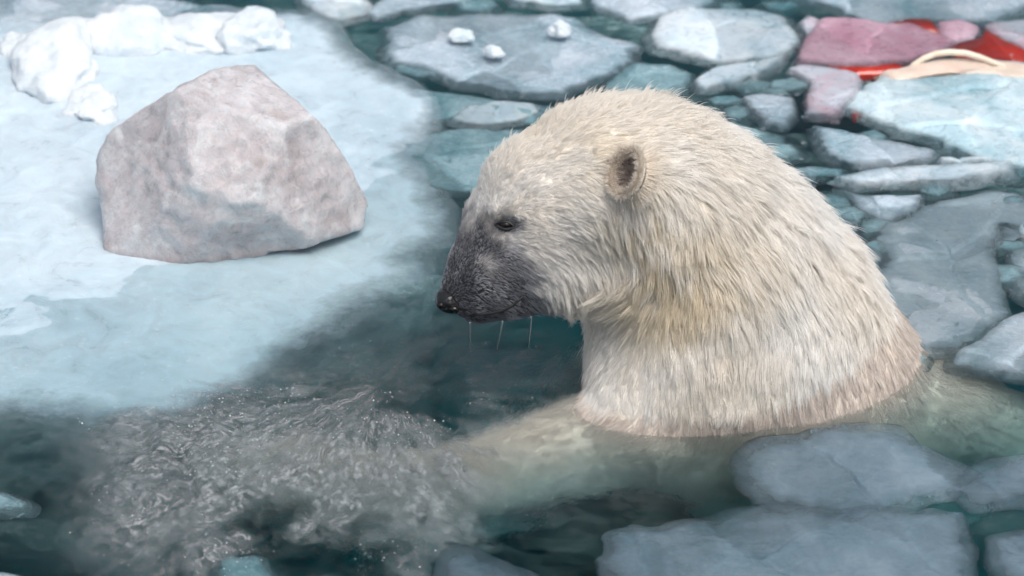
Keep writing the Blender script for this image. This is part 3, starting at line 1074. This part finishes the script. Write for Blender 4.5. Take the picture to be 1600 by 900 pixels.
# ---- fur
ANCH = [  # pixel, flow in the picture plane (right, down), depth part, length mm, lift
    (700, 440, 0.5, -0.8, 0, 4, 0.25), (735, 390, 0.5, -0.8, 0, 5, 0.25), (740, 470, 0.9, -0.1, 0, 6, 0.2), (790, 440, 0.9, 0.2, 0, 8, 0.2), (790, 490, 0.7, 0.6, 0, 11, 0.3),
    (760, 340, 0.5, -0.8, 0, 7, 0.35), (800, 300, 0.6, -0.6, 0, 12, 0.4), (830, 350, 0.9, 0.05, 0, 13, 0.25), (830, 420, 0.8, 0.4, 0, 15, 0.25),
    (800, 225, 0.5, -0.7, 0, 20, 0.75), (850, 250, 0.7, -0.4, 0, 18, 0.4), (860, 180, 0.4, -0.8, 0, 24, 0.9), (900, 330, 0.9, 0.3, 0, 20, 0.25), (900, 230, 0.8, -0.3, 0, 22, 0.35),
    (880, 470, 0.3, 0.9, 0, 30, 0.25), (920, 420, 0.4, 0.8, 0, 28, 0.25), (940, 150, 0.3, -0.9, 0, 28, 1.0), (960, 220, 0.8, -0.2, 0, 26, 0.4),
    (1030, 150, 0.5, -0.7, 0, 30, 0.9), (1040, 230, 0.9, 0.1, 0, 30, 0.35), (960, 350, 0.1, 1.0, 0, 34, 0.3), (1010, 340, 0.3, 0.9, 0, 36, 0.35),
    (1110, 175, 0.8, -0.3, 0, 34, 0.7), (1120, 280, 0.8, 0.5, 0, 36, 0.3), (1190, 240, 0.8, 0.2, 0, 36, 0.6), (1060, 400, 0.1, 1.0, 0, 42, 0.45), (1150, 400, 0.5, 0.8, 0, 42, 0.4),
    (970, 470, -0.9, 0.5, 0, 44, 0.35), (1020, 460, -0.5, 0.9, 0, 44, 0.45), (960, 540, -0.7, 0.8, 0, 30, 0.15), (1250, 330, 0.6, 0.6, 0, 38, 0.5), (1240, 450, 0.45, 0.85, 0, 40, 0.25),
    (1310, 390, 0.5, 0.6, 0, 38, 0.5), (1350, 470, 0.35, 0.85, 0, 32, 0.3), (1080, 510, 0.0, 1.0, 0, 36, 0.2), (1180, 540, 0.1, 1.0, 0, 32, 0.12), (1300, 550, 0.2, 0.95, 0, 28, 0.10),
    (1380, 560, 0.3, 0.9, 0, 22, 0.12), (1000, 610, -0.2, 1.0, 0, 22, 0.08), (1150, 640, 0.0, 1.0, 0, 20, 0.08), (1350, 640, 0.3, 0.9, 0, 20, 0.1), (950, 700, -0.9, 0.4, 0, 20, 0.2),
    (700, 760, -1, 0.1, 0, 24, 0.35), (500, 770, -1, 0.2, 0, 30, 0.5), (1500, 720, 0.8, 0.5, 0, 24, 0.2)]
AP, AD, AL, AF = [], [], [], []
for (x, y, dx, dy, dz, L, lf) in ANCH:
    h_, _ = hit(x, y)
    if h_ is None:
        h_ = P(x, y, -0.3)
    AP.append(h_)
    AD.append(CR * dx - CU * dy + CF * dz)
    AL.append(L / 1000)
    AF.append(lf)
AP, AD, AL, AF = map(np.array, (AP, AD, AL, AF))


def flow(p):
    w = np.zeros((len(p), len(AP)))
    for i in range(len(AP)):
        q = p - AP[i]
        w[:, i] = 1.0 / ((q * q).sum(1) + 0.0006) ** 2.0
    w /= w.sum(1)[:, None]
    return w @ AD, w @ AL, w @ AF


ev.calc_loop_triangles()
nt = len(ev.loop_triangles)
T = np.empty(nt * 3, dtype=np.int64)
ev.loop_triangles.foreach_get('vertices', T)
T = T.reshape(-1, 3)
A_, B_, C_ = V[T[:, 0]], V[T[:, 1]], V[T[:, 2]]
area = 0.5 * np.linalg.norm(np.cross(B_ - A_, C_ - A_), axis=1)
cen = (A_ + B_ + C_) / 3
tn = np.cross(B_ - A_, C_ - A_)
tn /= np.linalg.norm(tn, axis=1)[:, None] + 1e-12
headw = 1 + 2.6 * np.exp(-(((cen - P(800, 380, -0.4)) ** 2).sum(1)) / 0.12 ** 2)
dens = headw * np.where(cen[:, 2] > -0.22, 1.0, 0.0)
dens *= np.where((tn @ CF) > 0.35, 0.3, 1.0)
wgt = area * dens
NS = 380000
tri = rng.choice(nt, NS, p=wgt / wgt.sum())
u1, u2 = rng.random(NS), rng.random(NS)
su = np.sqrt(u1)
bc = np.stack([1 - su, su * (1 - u2), su * u2], -1)
R = A_[tri] * bc[:, :1] + B_[tri] * bc[:, 1:2] + C_[tri] * bc[:, 2:]
NN = N[T[tri, 0]] * bc[:, :1] + N[T[tri, 1]] * bc[:, 1:2] + N[T[tri, 2]] * bc[:, 2:]
NN /= np.linalg.norm(NN, axis=1)[:, None]
# nothing grows on the nose pad or the eye
dn = np.linalg.norm(R - NOSE, axis=1)
de = np.abs((R - EYE) @ CR) / 0.016 + np.abs((R - EYE) @ CU) / 0.007 + np.abs((R - EYE) @ CF) / 0.03
keep = (dn > 0.022) & (de > 1)
R, NN = R[keep], NN[keep]
NS = len(R)


def strand_set(R, NN, seed):
    n = len(R)
    r_ = np.random.default_rng(seed)
    D, L, F = flow(R)
    # the coat swirls a little
    D = D + 0.30 * np.stack([fbm(R * 9, 2, 61), fbm(R * 9, 2, 62), fbm(R * 9, 2, 63)], -1)
    D = D + 0.10 * np.stack([fbm(R * 40, 2, 64), fbm(R * 40, 2, 65), fbm(R * 40, 2, 66)], -1)
    D = D - NN * (D * NN).sum(1)[:, None]
    D /= np.linalg.norm(D, axis=1)[:, None] + 1e-9
    return D, L, F


SEG = 6
D, L, F = strand_set(R, NN, 1)
L = 0.88 * L * (0.62 + 0.55 * rng.random(NS))
F = F * (0.55 + 0.9 * rng.random(NS)) 
jit = rng.normal(0, 0.10, (NS, 3))
D = D + jit
tt = np.linspace(0, 1, SEG)


def curve_pts(R, NN, D, L, F):
    out = np.empty((len(R), SEG, 3))
    for i, s_ in enumerate(tt):
        lift = F * (s_ - 0.45 * s_ * s_) + 0.02
        along = s_
        out[:, i] = R + D * (L * along * np.sqrt(np.maximum(0.08, 1 - np.minimum(F, 0.9) ** 2 * 0.6)))[:, None] + NN * (L * lift)[:, None]
        out[:, i, 2] -= 0.10 * L * s_ * s_
    return out


stray = rng.random(NS)
L = L * np.where(stray < 0.07, 1.2, 1.0)
# every tuft has its own length and lean
NT_ = 17000
ids0 = rng.choice(NS, NT_, replace=False)
kd = KDTree(NT_)
for i, q in enumerate(ids0):
    kd.insert(Vector(R[q]), i)
kd.balance()
tuft = np.array([kd.find(r_)[1] for r_ in R])
tl = 0.78 + 0.46 * rng.random(NT_)
tf = 0.6 + 0.8 * rng.random(NT_)
tj = rng.normal(0, 0.13, (NT_, 3))
L, F, D = L * tl[tuft], F * tf[tuft], D + tj[tuft]
C = curve_pts(R, NN, D, L, F)
# clumps at two sizes: locks of wet hair
for (own, stren, sd_) in ((ids0[tuft], 0.80, 3), (None, 0.50, 4)):
    if own is None:
        ids = rng.choice(NS, 44000, replace=False)
        kd = KDTree(len(ids))
        for i, q in enumerate(ids):
            kd.insert(Vector(R[q]), i)
        kd.balance()
        own = ids[np.array([kd.find(r_)[1] for r_ in R])]
    kk = stren * (0.45 + 0.55 * sstep(0.008, 0.026, L))
    kk = kk * (0.80 + 0.35 * fbm(R * 8, 2, 21 + sd_)) * (stray > 0.07)
    CC = C[own]
    Lr = (L / np.maximum(L[own], 1e-4))[:, None, None]
    target = CC[:, :1] + (CC - CC[:, :1]) * np.minimum(Lr, 1.6)
    w_ = (kk[:, None] * tt[None] ** 1.2)[:, :, None]
    C = C * (1 - w_) + target * w_

# fur colour
pxs, pys = topix(R)
cream = np.array([0.95, 0.91, 0.85])
whit = np.array([0.97, 0.955, 0.93])
gold = np.array([0.84, 0.74, 0.56])
grey = np.array([0.17, 0.18, 0.21])
pink = np.array([0.74, 0.665, 0.61])
cn = sstep(-0.35, 0.35, fbm(R * 6, 3, 71))[:, None]
col = cream * cn + whit * (1 - cn)


def spot(x, y, r):
    h_, _ = hit(x, y)
    if h_ is None:
        return 0
    return np.exp(-(((R - h_) ** 2).sum(1)) / (r * PX) ** 2)[:, None]


gm = 0.82 * np.clip(spot(985, 370, 45) * 0.9 + spot(1060, 420, 80) * 0.55 + spot(1020, 470, 60) * 0.5 + spot(950, 250, 45) * 0.45 + spot(830, 210, 40) * 0.35 + spot(1100, 480, 70) * 0.4, 0, 0.9)
gm = gm * sstep(-0.5, 0.3, fbm(R * 22, 3, 81))[:, None]
col = col * (1 - gm) + gold * gm
# soaked fur, a band above the water and below
wm = (1 - sstep(0.020, 0.034, R[:, 2] + 0.016 * fbm(R * 9, 3, 33) - 0.05 * sstep(0.35, 0.6, R[:, 0])))[:, None]
col = col * (1 - 0.85 * wm) + pink * wm * 0.85
mdk = np.clip(muzzle_dark(R) + 0.9 * eye_dark(R), 0, 1)[:, None]
mt_ = sstep(0.02, 0.30, fbm(R * np.array([42, 42, 30]), 4, 205))[:, None]
col = col * (1 - mdk) + (grey * (1 - 0.8 * mt_) + np.array([0.46, 0.47, 0.51]) * 0.8 * mt_) * mdk
face = np.exp(-(((R - P(790, 380, -0.42)) ** 2).sum(1)) / 0.10 ** 2)[:, None]
col = col * (1 - 0.30 * face) + np.array([0.62, 0.62, 0.66]) * 0.30 * face
col = col * (0.86 + 0.2 * rng.random(NS))[:, None]
# thin out the hair on the dark muzzle
kp = rng.random(NS) > 0.72 * mdk[:, 0]
C, L, col, mdk = C[kp], L[kp], col[kp], mdk[kp]
NS = len(C)

cu = bpy.data.hair_curves.new('fur')
cu.add_curves([SEG] * NS)
cu.attributes['position'].data.foreach_set('vector', C.reshape(-1).astype(np.float32))
ra = cu.attributes.get('radius') or cu.attributes.new('radius', 'FLOAT', 'POINT')
wr = np.where(L > 0.018, 0.00043, 0.00034)
prof = np.array([1.0, 1.0, 0.9, 0.75, 0.5, 0.12])
ra.data.foreach_set('value', (wr[:, None] * prof[None]).ravel().astype(np.float32))
cc = cu.attributes.new('fur', 'FLOAT_COLOR', 'CURVE')
cc.data.foreach_set('color', np.column_stack([col, np.ones(NS)]).ravel().astype(np.float32))
cu.materials.append(M['fur'])
fur = bpy.data.objects.new('fur', cu)
COL.objects.link(fur)
fur.parent = body
fur['kind'] = 'stuff'
print('strands', NS)


# ---- nose pad, nostrils, eye, lids, mouth, ears
def blob(name, c, axes, radii, mat, parent, seed=0, amp=0.0, sub=None):
    p = DV[:, 0:1] * axes[0] * radii[0] + DV[:, 1:2] * axes[1] * radii[1] + DV[:, 2:3] * axes[2] * radii[2]
    if amp:
        p = p * (1 + amp * fbm(DV * 2.2 + seed, 3, seed))[:, None]
    return mesh_obj(name, p + c, DF, mat, parent)


nose = blob('nose', P(701, 471, -0.441), (CR * 0.85 + CU * -0.5, CF, CU * 0.85 + CR * 0.5), (0.024, 0.028, 0.019), M['nose'], body, 4, 0.12)
nc, nn_ = P(704, 478, -0.465), None
for (x, y, Y) in ((709, 483, -0.468), (689, 477, -0.462)):
    blob('nostril', P(x, y, Y), (CR, CF, CU), (0.0075, 0.004, 0.0045), M['eye'], nose)

eye = blob('eye', EYE - EYEN * 0.004, (CR, CF, CU), (0.0125, 0.010, 0.0075), M['eye'], body)
for s_ in (1, -1):
    pts = []
    for i in range(11):
        a = -1 + 2 * i / 10
        q, qn = hit(790 + a * 15, 352 + s_ * -(1 - a * a) * 6.0 - a * -2)
        q = q if q is not None else EYE
        pts.append(q + qn * 0.0015)
    tube('eyelid', pts, [0.0012 + 0.0022 * math.sin(math.pi * i / 10) for i in range(11)], M['lip'], body, seg=8)
pts = []
for (x, y) in ((719, 494), (735, 492), (752, 490), (768, 488), (784, 484), (798, 477), (810, 468), (818, 461)):
    q, qn = hit(x, y)
    if q is not None:
        pts.append(q + qn * 0.001)
if len(pts) > 3:
    tube('mouth', pts, [0.001 + 0.0030 * math.sin(math.pi * (i + .5) / len(pts)) for i in range(len(pts))], M['lip'], body, seg=8)


def ear_at(c, nrm, upv):
    """a rounded cupped ear opening forward: outer shell, fuzzy dark inside"""
    n = nrm / np.linalg.norm(nrm)
    u = upv - n * (upv @ n)
    u /= np.linalg.norm(u)
    s = np.cross(u, n)
    rings, seg = 12, 32
    vv = []
    for sh in (0, 1):
        for i in range(rings):
            r = i / (rings - 1)
            for j in range(seg):
                a = 2 * math.pi * j / seg
                rad = 0.037 - 0.005 * sh
                cup = (0.020 * r ** 2.2 if sh else 0.004 + 0.018 * r ** 1.6)
                back = 0.013 * max(0, math.cos(a - 0.0)) * r
                vv.append(c + s * math.cos(a) * rad * r + u * math.sin(a) * rad * r * 0.95 + n * ((0.004 if sh else -0.012) + cup + back))
    f1 = grid_faces(rings, seg, True)
    f2 = [tuple(q[::-1]) for q in grid_faces(rings, seg, True, rings * seg)]
    o_, i_ = (rings - 1) * seg, rings * seg + (rings - 1) * seg
    rim = [(o_ + j, o_ + (j + 1) % seg, i_ + (j + 1) % seg, i_ + j) for j in range(seg)]
    ear = mesh_obj('ear', vv, f1 + f2 + rim, M['ear_back'], body)
    ear.data.materials.append(M['hide_ear'])
    for q_ in ear.data.polygons[len(f1):len(f1) + int(len(f2) * 0.8)]:
        q_.material_index = 1
    # fuzz inside, a pale fringe round the rim, and the coat on the back of the ear
    m = 12000
    Rr = np.sqrt(rng.random(m))
    Aa = rng.random(m) * 6.283
    out = np.empty((m, SEG, 3))
    kind_ = rng.random(m)
    inner = kind_ < 0.2
    for q in range(m):
        r, a = Rr[q], Aa[q]
        fringe = 0.2 <= kind_[q] < 0.66
        if fringe:
            r = 0.84 + 0.2 * r
        back = 0.013 * max(0, math.cos(a)) * r
        rd = s * math.cos(a) + u * math.sin(a)
        base = c + rd * 0.035 * r + n * (0.004 + 0.018 * r ** 2 + back)
        if inner[q]:
            dr = rd * 0.25 + n * 0.55 + rng.normal(0, 0.3, 3)
            ln_ = 0.009 + 0.009 * rng.random()
        elif fringe:
            dr = rd * 0.35 - (rd * 0.55 if rng.random() < 0.4 else 0) + n * 0.55 + CR * 0.3 + rng.normal(0, 0.16, 3)
            ln_ = 0.013 + 0.011 * rng.random()
        else:
            base = c + rd * 0.0375 * r + n * (-0.010 + 0.018 * r ** 1.6 + back)
            dr = rd * 0.7 - n * 0.15 + CR * 0.5 - CU * 0.1 + rng.normal(0, 0.15, 3)
            ln_ = 0.016 + 0.008 * rng.random()
        for i, t_ in enumerate(tt):
            out[q, i] = base + dr * ln_ * t_
    cu = bpy.data.hair_curves.new('ear_fur')
    cu.add_curves([SEG] * m)
    cu.attributes['position'].data.foreach_set('vector', out.reshape(-1).astype(np.float32))
    ra = cu.attributes.get('radius') or cu.attributes.new('radius', 'FLOAT', 'POINT')
    ra.data.foreach_set('value', (np.full(m, 0.0005)[:, None] * prof[None]).ravel().astype(np.float32))
    cc = cu.attributes.new('fur', 'FLOAT_COLOR', 'CURVE')
    cl = np.where(inner[:, None], np.array([[0.50, 0.43, 0.39]]), np.array([[0.92, 0.86, 0.78]])) * (0.8 + 0.4 * rng.random(m))[:, None]
    cc.data.foreach_set('color', np.column_stack([cl, np.ones(m)]).ravel().astype(np.float32))
    cu.materials.append(M['fur'])
    o = bpy.data.objects.new('ear_fur', cu)
    COL.objects.link(o)
    o.parent = ear
    o['kind'] = 'stuff'
    return ear


t = NT('ear_skin')
t.principled(Base_Color=(0.11, 0.085, 0.08), Roughness=0.7)
M['hide_ear'] = t.m
t = NT('ear_hide')
t.principled(Base_Color=(0.78, 0.71, 0.62), Roughness=0.7)
M['ear_back'] = t.m
ear_at(EAR + EARN * 0.014, EARN * 0.62 - CR * 0.62 + CU * 0.12, CU)
# the other ear: mirrored through the head's own middle plane
axisd = P(1000, 285, -0.31)
fe = np.array(EAR)
fe[1] = 2 * (-0.315) - EAR[1]
fe[2] = EAR[2] - 0.07
loc, nor, _, _ = bvh.find_nearest(Vector(fe))
nor = np.array(nor)
if nor @ (fe - axisd) < 0:
    nor = -nor
ear_at(np.array(loc) + nor * 0.004, nor * 0.75 - CR * 0.45, CU)

# ---- water dripping from chin and jaw
for (x, y, x2, y2, lab) in ((735, 503, 734, 548, 'thin drip of water falling from the front of the lip'),
                            (786, 500, 776, 548, 'thin drip of water falling from under the mouth'),
                            (830, 494, 826, 545, 'broad drip of water falling from the jaw fur')):
    a, b = P(x, y, -0.41), P(x2, y2, -0.41)
    n = 14
    tube('water_drip', [a + (b - a) * i / n + CR * 0.0002 * math.sin(i * 0.35) for i in range(n + 1)],
         [0.0017 * (1 - 0.75 * i / n) + 0.0008 * (i == n) for i in range(n + 1)], M['drip'], seg=8,
         label=lab, category='water drip', group='water drips under the jaw')

# ------------------------------------------------------------------ churned water: milky sheets of bubbles just under the surface
fo = G(600, 600)
step = 0.0045
hx, hy = np.meshgrid(np.arange(CH[0] - 0.55, CH[0] + 0.75, step), np.arange(CH[1] - 0.52, CH[1] + 0.72, step))
sh_ = hx.shape
hx, hy = hx.ravel(), hy.ravel()
ang = np.arctan2(hy - fo[1], hx - fo[0])
rad = np.hypot(hx - fo[0], hy - fo[1])
wob = fbm(P3(hx * 5, hy * 5), 3, 23)
ang = ang + 0.22 * wob
str_ = fbm(np.stack([ang * 16, rad * 7, 0 * rad], -1), 5, 29, 0.6)
pat = fbm(P3(hx * 8, hy * 8), 4, 19)
cmk = churn_mask(hx, hy)
for layer, (dz, amp_, sd2) in enumerate(((-0.007, 0.010, 0), (-0.030, 0.02, 50))):
    st = fbm(np.stack([ang * 16 + sd2, rad * 7, 0 * rad + sd2], -1), 5, 29, 0.6)
    hz = water_z(hx, hy) + dz + amp_ * st - 0.03 * (1 - cmk)
    al = np.clip(cmk * 1.15 * sstep(-0.45, 0.40, pat + 0.9 * st), 0, 1) * (0.8 if layer == 0 else 0.9)
    o = mesh_obj('churned_foam', np.stack([hx, hy, hz], -1), grid_faces(sh_[0], sh_[1]), M['foam'], kind='stuff',
                 label='streaky grey bubbles churned up where the forepaw sweeps', category='foam')
    a_ = o.data.attributes.new('foam_mask', 'FLOAT', 'POINT')
    a_.data.foreach_set('value', al.astype(np.float32))
    u_ = o.data.attributes.new('streak', 'FLOAT_VECTOR', 'POINT')
    u_.data.foreach_set('vector', np.stack([ang * 30 + sd2 + 2.5 * pat, rad * 30 + 2.5 * wob, hz * 60], -1).ravel().astype(np.float32))

# ------------------------------------------------------------------ brash: crumbs of ice in the open cracks
cnt = 900
bx, by = rng.uniform(0.15, 1.0, cnt), rng.uniform(-0.7, 1.3, cnt)
sel = sstep(-0.05, 0.35, fbm(P3(bx * 4, by * 4), 3, 47)) > rng.random(cnt)
bx, by = bx[sel], by[sel]
vv, fc = [], []
v1, f1 = sphere_dirs(1)
for x, y in zip(bx, by):
    if churn_mask(np.array([x]), np.array([y]))[0] > 0.2:
        continue
    r = 0.0010 + 0.004 * rng.random() ** 3
    o_ = len(vv)
    sc_ = np.array([1 + rng.random(), 1 + rng.random(), 0.5])
    for w in v1:
        vv.append((x + w[0] * r * sc_[0], y + w[1] * r * sc_[1], -0.001 + w[2] * r * 0.7))
    fc += [tuple(i + o_ for i in f_) for f_ in f1]
mesh_obj('brash_ice', vv, fc, M['ice_pale'], smooth=False, kind='stuff', label='crumbs of brash ice drifting in the cracks between floes', category='brash ice')

# ------------------------------------------------------------------ slush drifting just under the surface, and bubbles in the churned patch
t = NT('drifting_slush')
ad = t.n('ShaderNodeAttribute', attribute_name='foam_mask')
w1 = t.noise(5, 8, 0.68, 0.5, stretch=(0.7, 1.0, 1.0))
w2 = t.noise(40, 5, 0.7)
fr = t.ramp(w1, [(0.46, (0.0,)), (0.62, (0.75,))])
f2 = t.ramp(w2, [(0.35, (0.35,)), (0.65, (1.0,))])
ml = t.n('ShaderNodeMath', operation='MULTIPLY')
t.l(t.mix(1.0, fr, f2, 'MULTIPLY'), ml.inputs[0])
t.l(ad.outputs['Fac'], ml.inputs[1])
t.principled(Base_Color=t.ramp(w2, [(0.3, (0.12, 0.28, 0.28)), (0.7, (0.38, 0.52, 0.54))]), Roughness=0.5, Alpha=ml.outputs[0])
M['slush'] = t.m
hx, hy = np.meshgrid(np.arange(-1.1, 1.25, 0.015), np.arange(-1.2, 1.7, 0.015))
sh_ = hx.shape
hx, hy = hx.ravel(), hy.ravel()
hz = -0.022 + 0.014 * fbm(P3(hx * 6, hy * 6), 3, 66)
fm = sstep(-0.45, 0.2, fbm(P3(hx * 1.7, hy * 1.7), 2, 67)) * (1 - churn_mask(hx, hy))
c_ = G(1190, 640)
fm *= sstep(0.36, 0.50, np.hypot(hx - c_[0], (hy - c_[1] - 0.2)))
fm *= 0.35 + 0.65 * sstep(-0.5, -0.2, hy)
o = mesh_obj('drifting_slush', np.stack([hx, hy, hz], -1), grid_faces(sh_[0], sh_[1]), M['slush'], kind='stuff',
             label='thin teal slush drifting in the leads between floes', category='slush')
a_ = o.data.attributes.new('foam_mask', 'FLOAT', 'POINT')
a_.data.foreach_set('value', fm.astype(np.float32))

nbub = 2600
fx = CH[0] + rng.normal(0, 0.24, nbub * 3)
fy = CH[1] + rng.normal(0, 0.24, nbub * 3)
ok = rng.random(nbub * 3) < churn_mask(fx, fy) * sstep(0.0, 0.4, fbm(P3(fx * 10, fy * 10), 4, 19)) 
fx, fy = fx[ok][:nbub], fy[ok][:nbub]
ob = np.array([(1, 0, 0), (-1, 0, 0), (0, 1, 0), (0, -1, 0), (0, 0, 1), (0, 0, -1)], float)
of = np.array([(0, 2, 4), (2, 1, 4), (1, 3, 4), (3, 0, 4), (2, 0, 5), (1, 2, 5), (3, 1, 5), (0, 3, 5)])
rr_ = 0.0004 + 0.0016 * rng.random(len(fx)) ** 3
dz_ = water_z(fx, fy) - 0.012 * rng.random(len(fx)) ** 2
bv = np.stack([fx, fy, dz_], -1)[:, None] + ob[None] * rr_[:, None, None]
bf = (np.arange(len(fx))[:, None, None] * 6 + of[None]).reshape(-1, 3).tolist()
mesh_obj('water_bubbles', bv.reshape(-1, 3), bf, M['bub'], kind='stuff', label='fine bubbles on the churned water over the foreleg', category='bubbles')
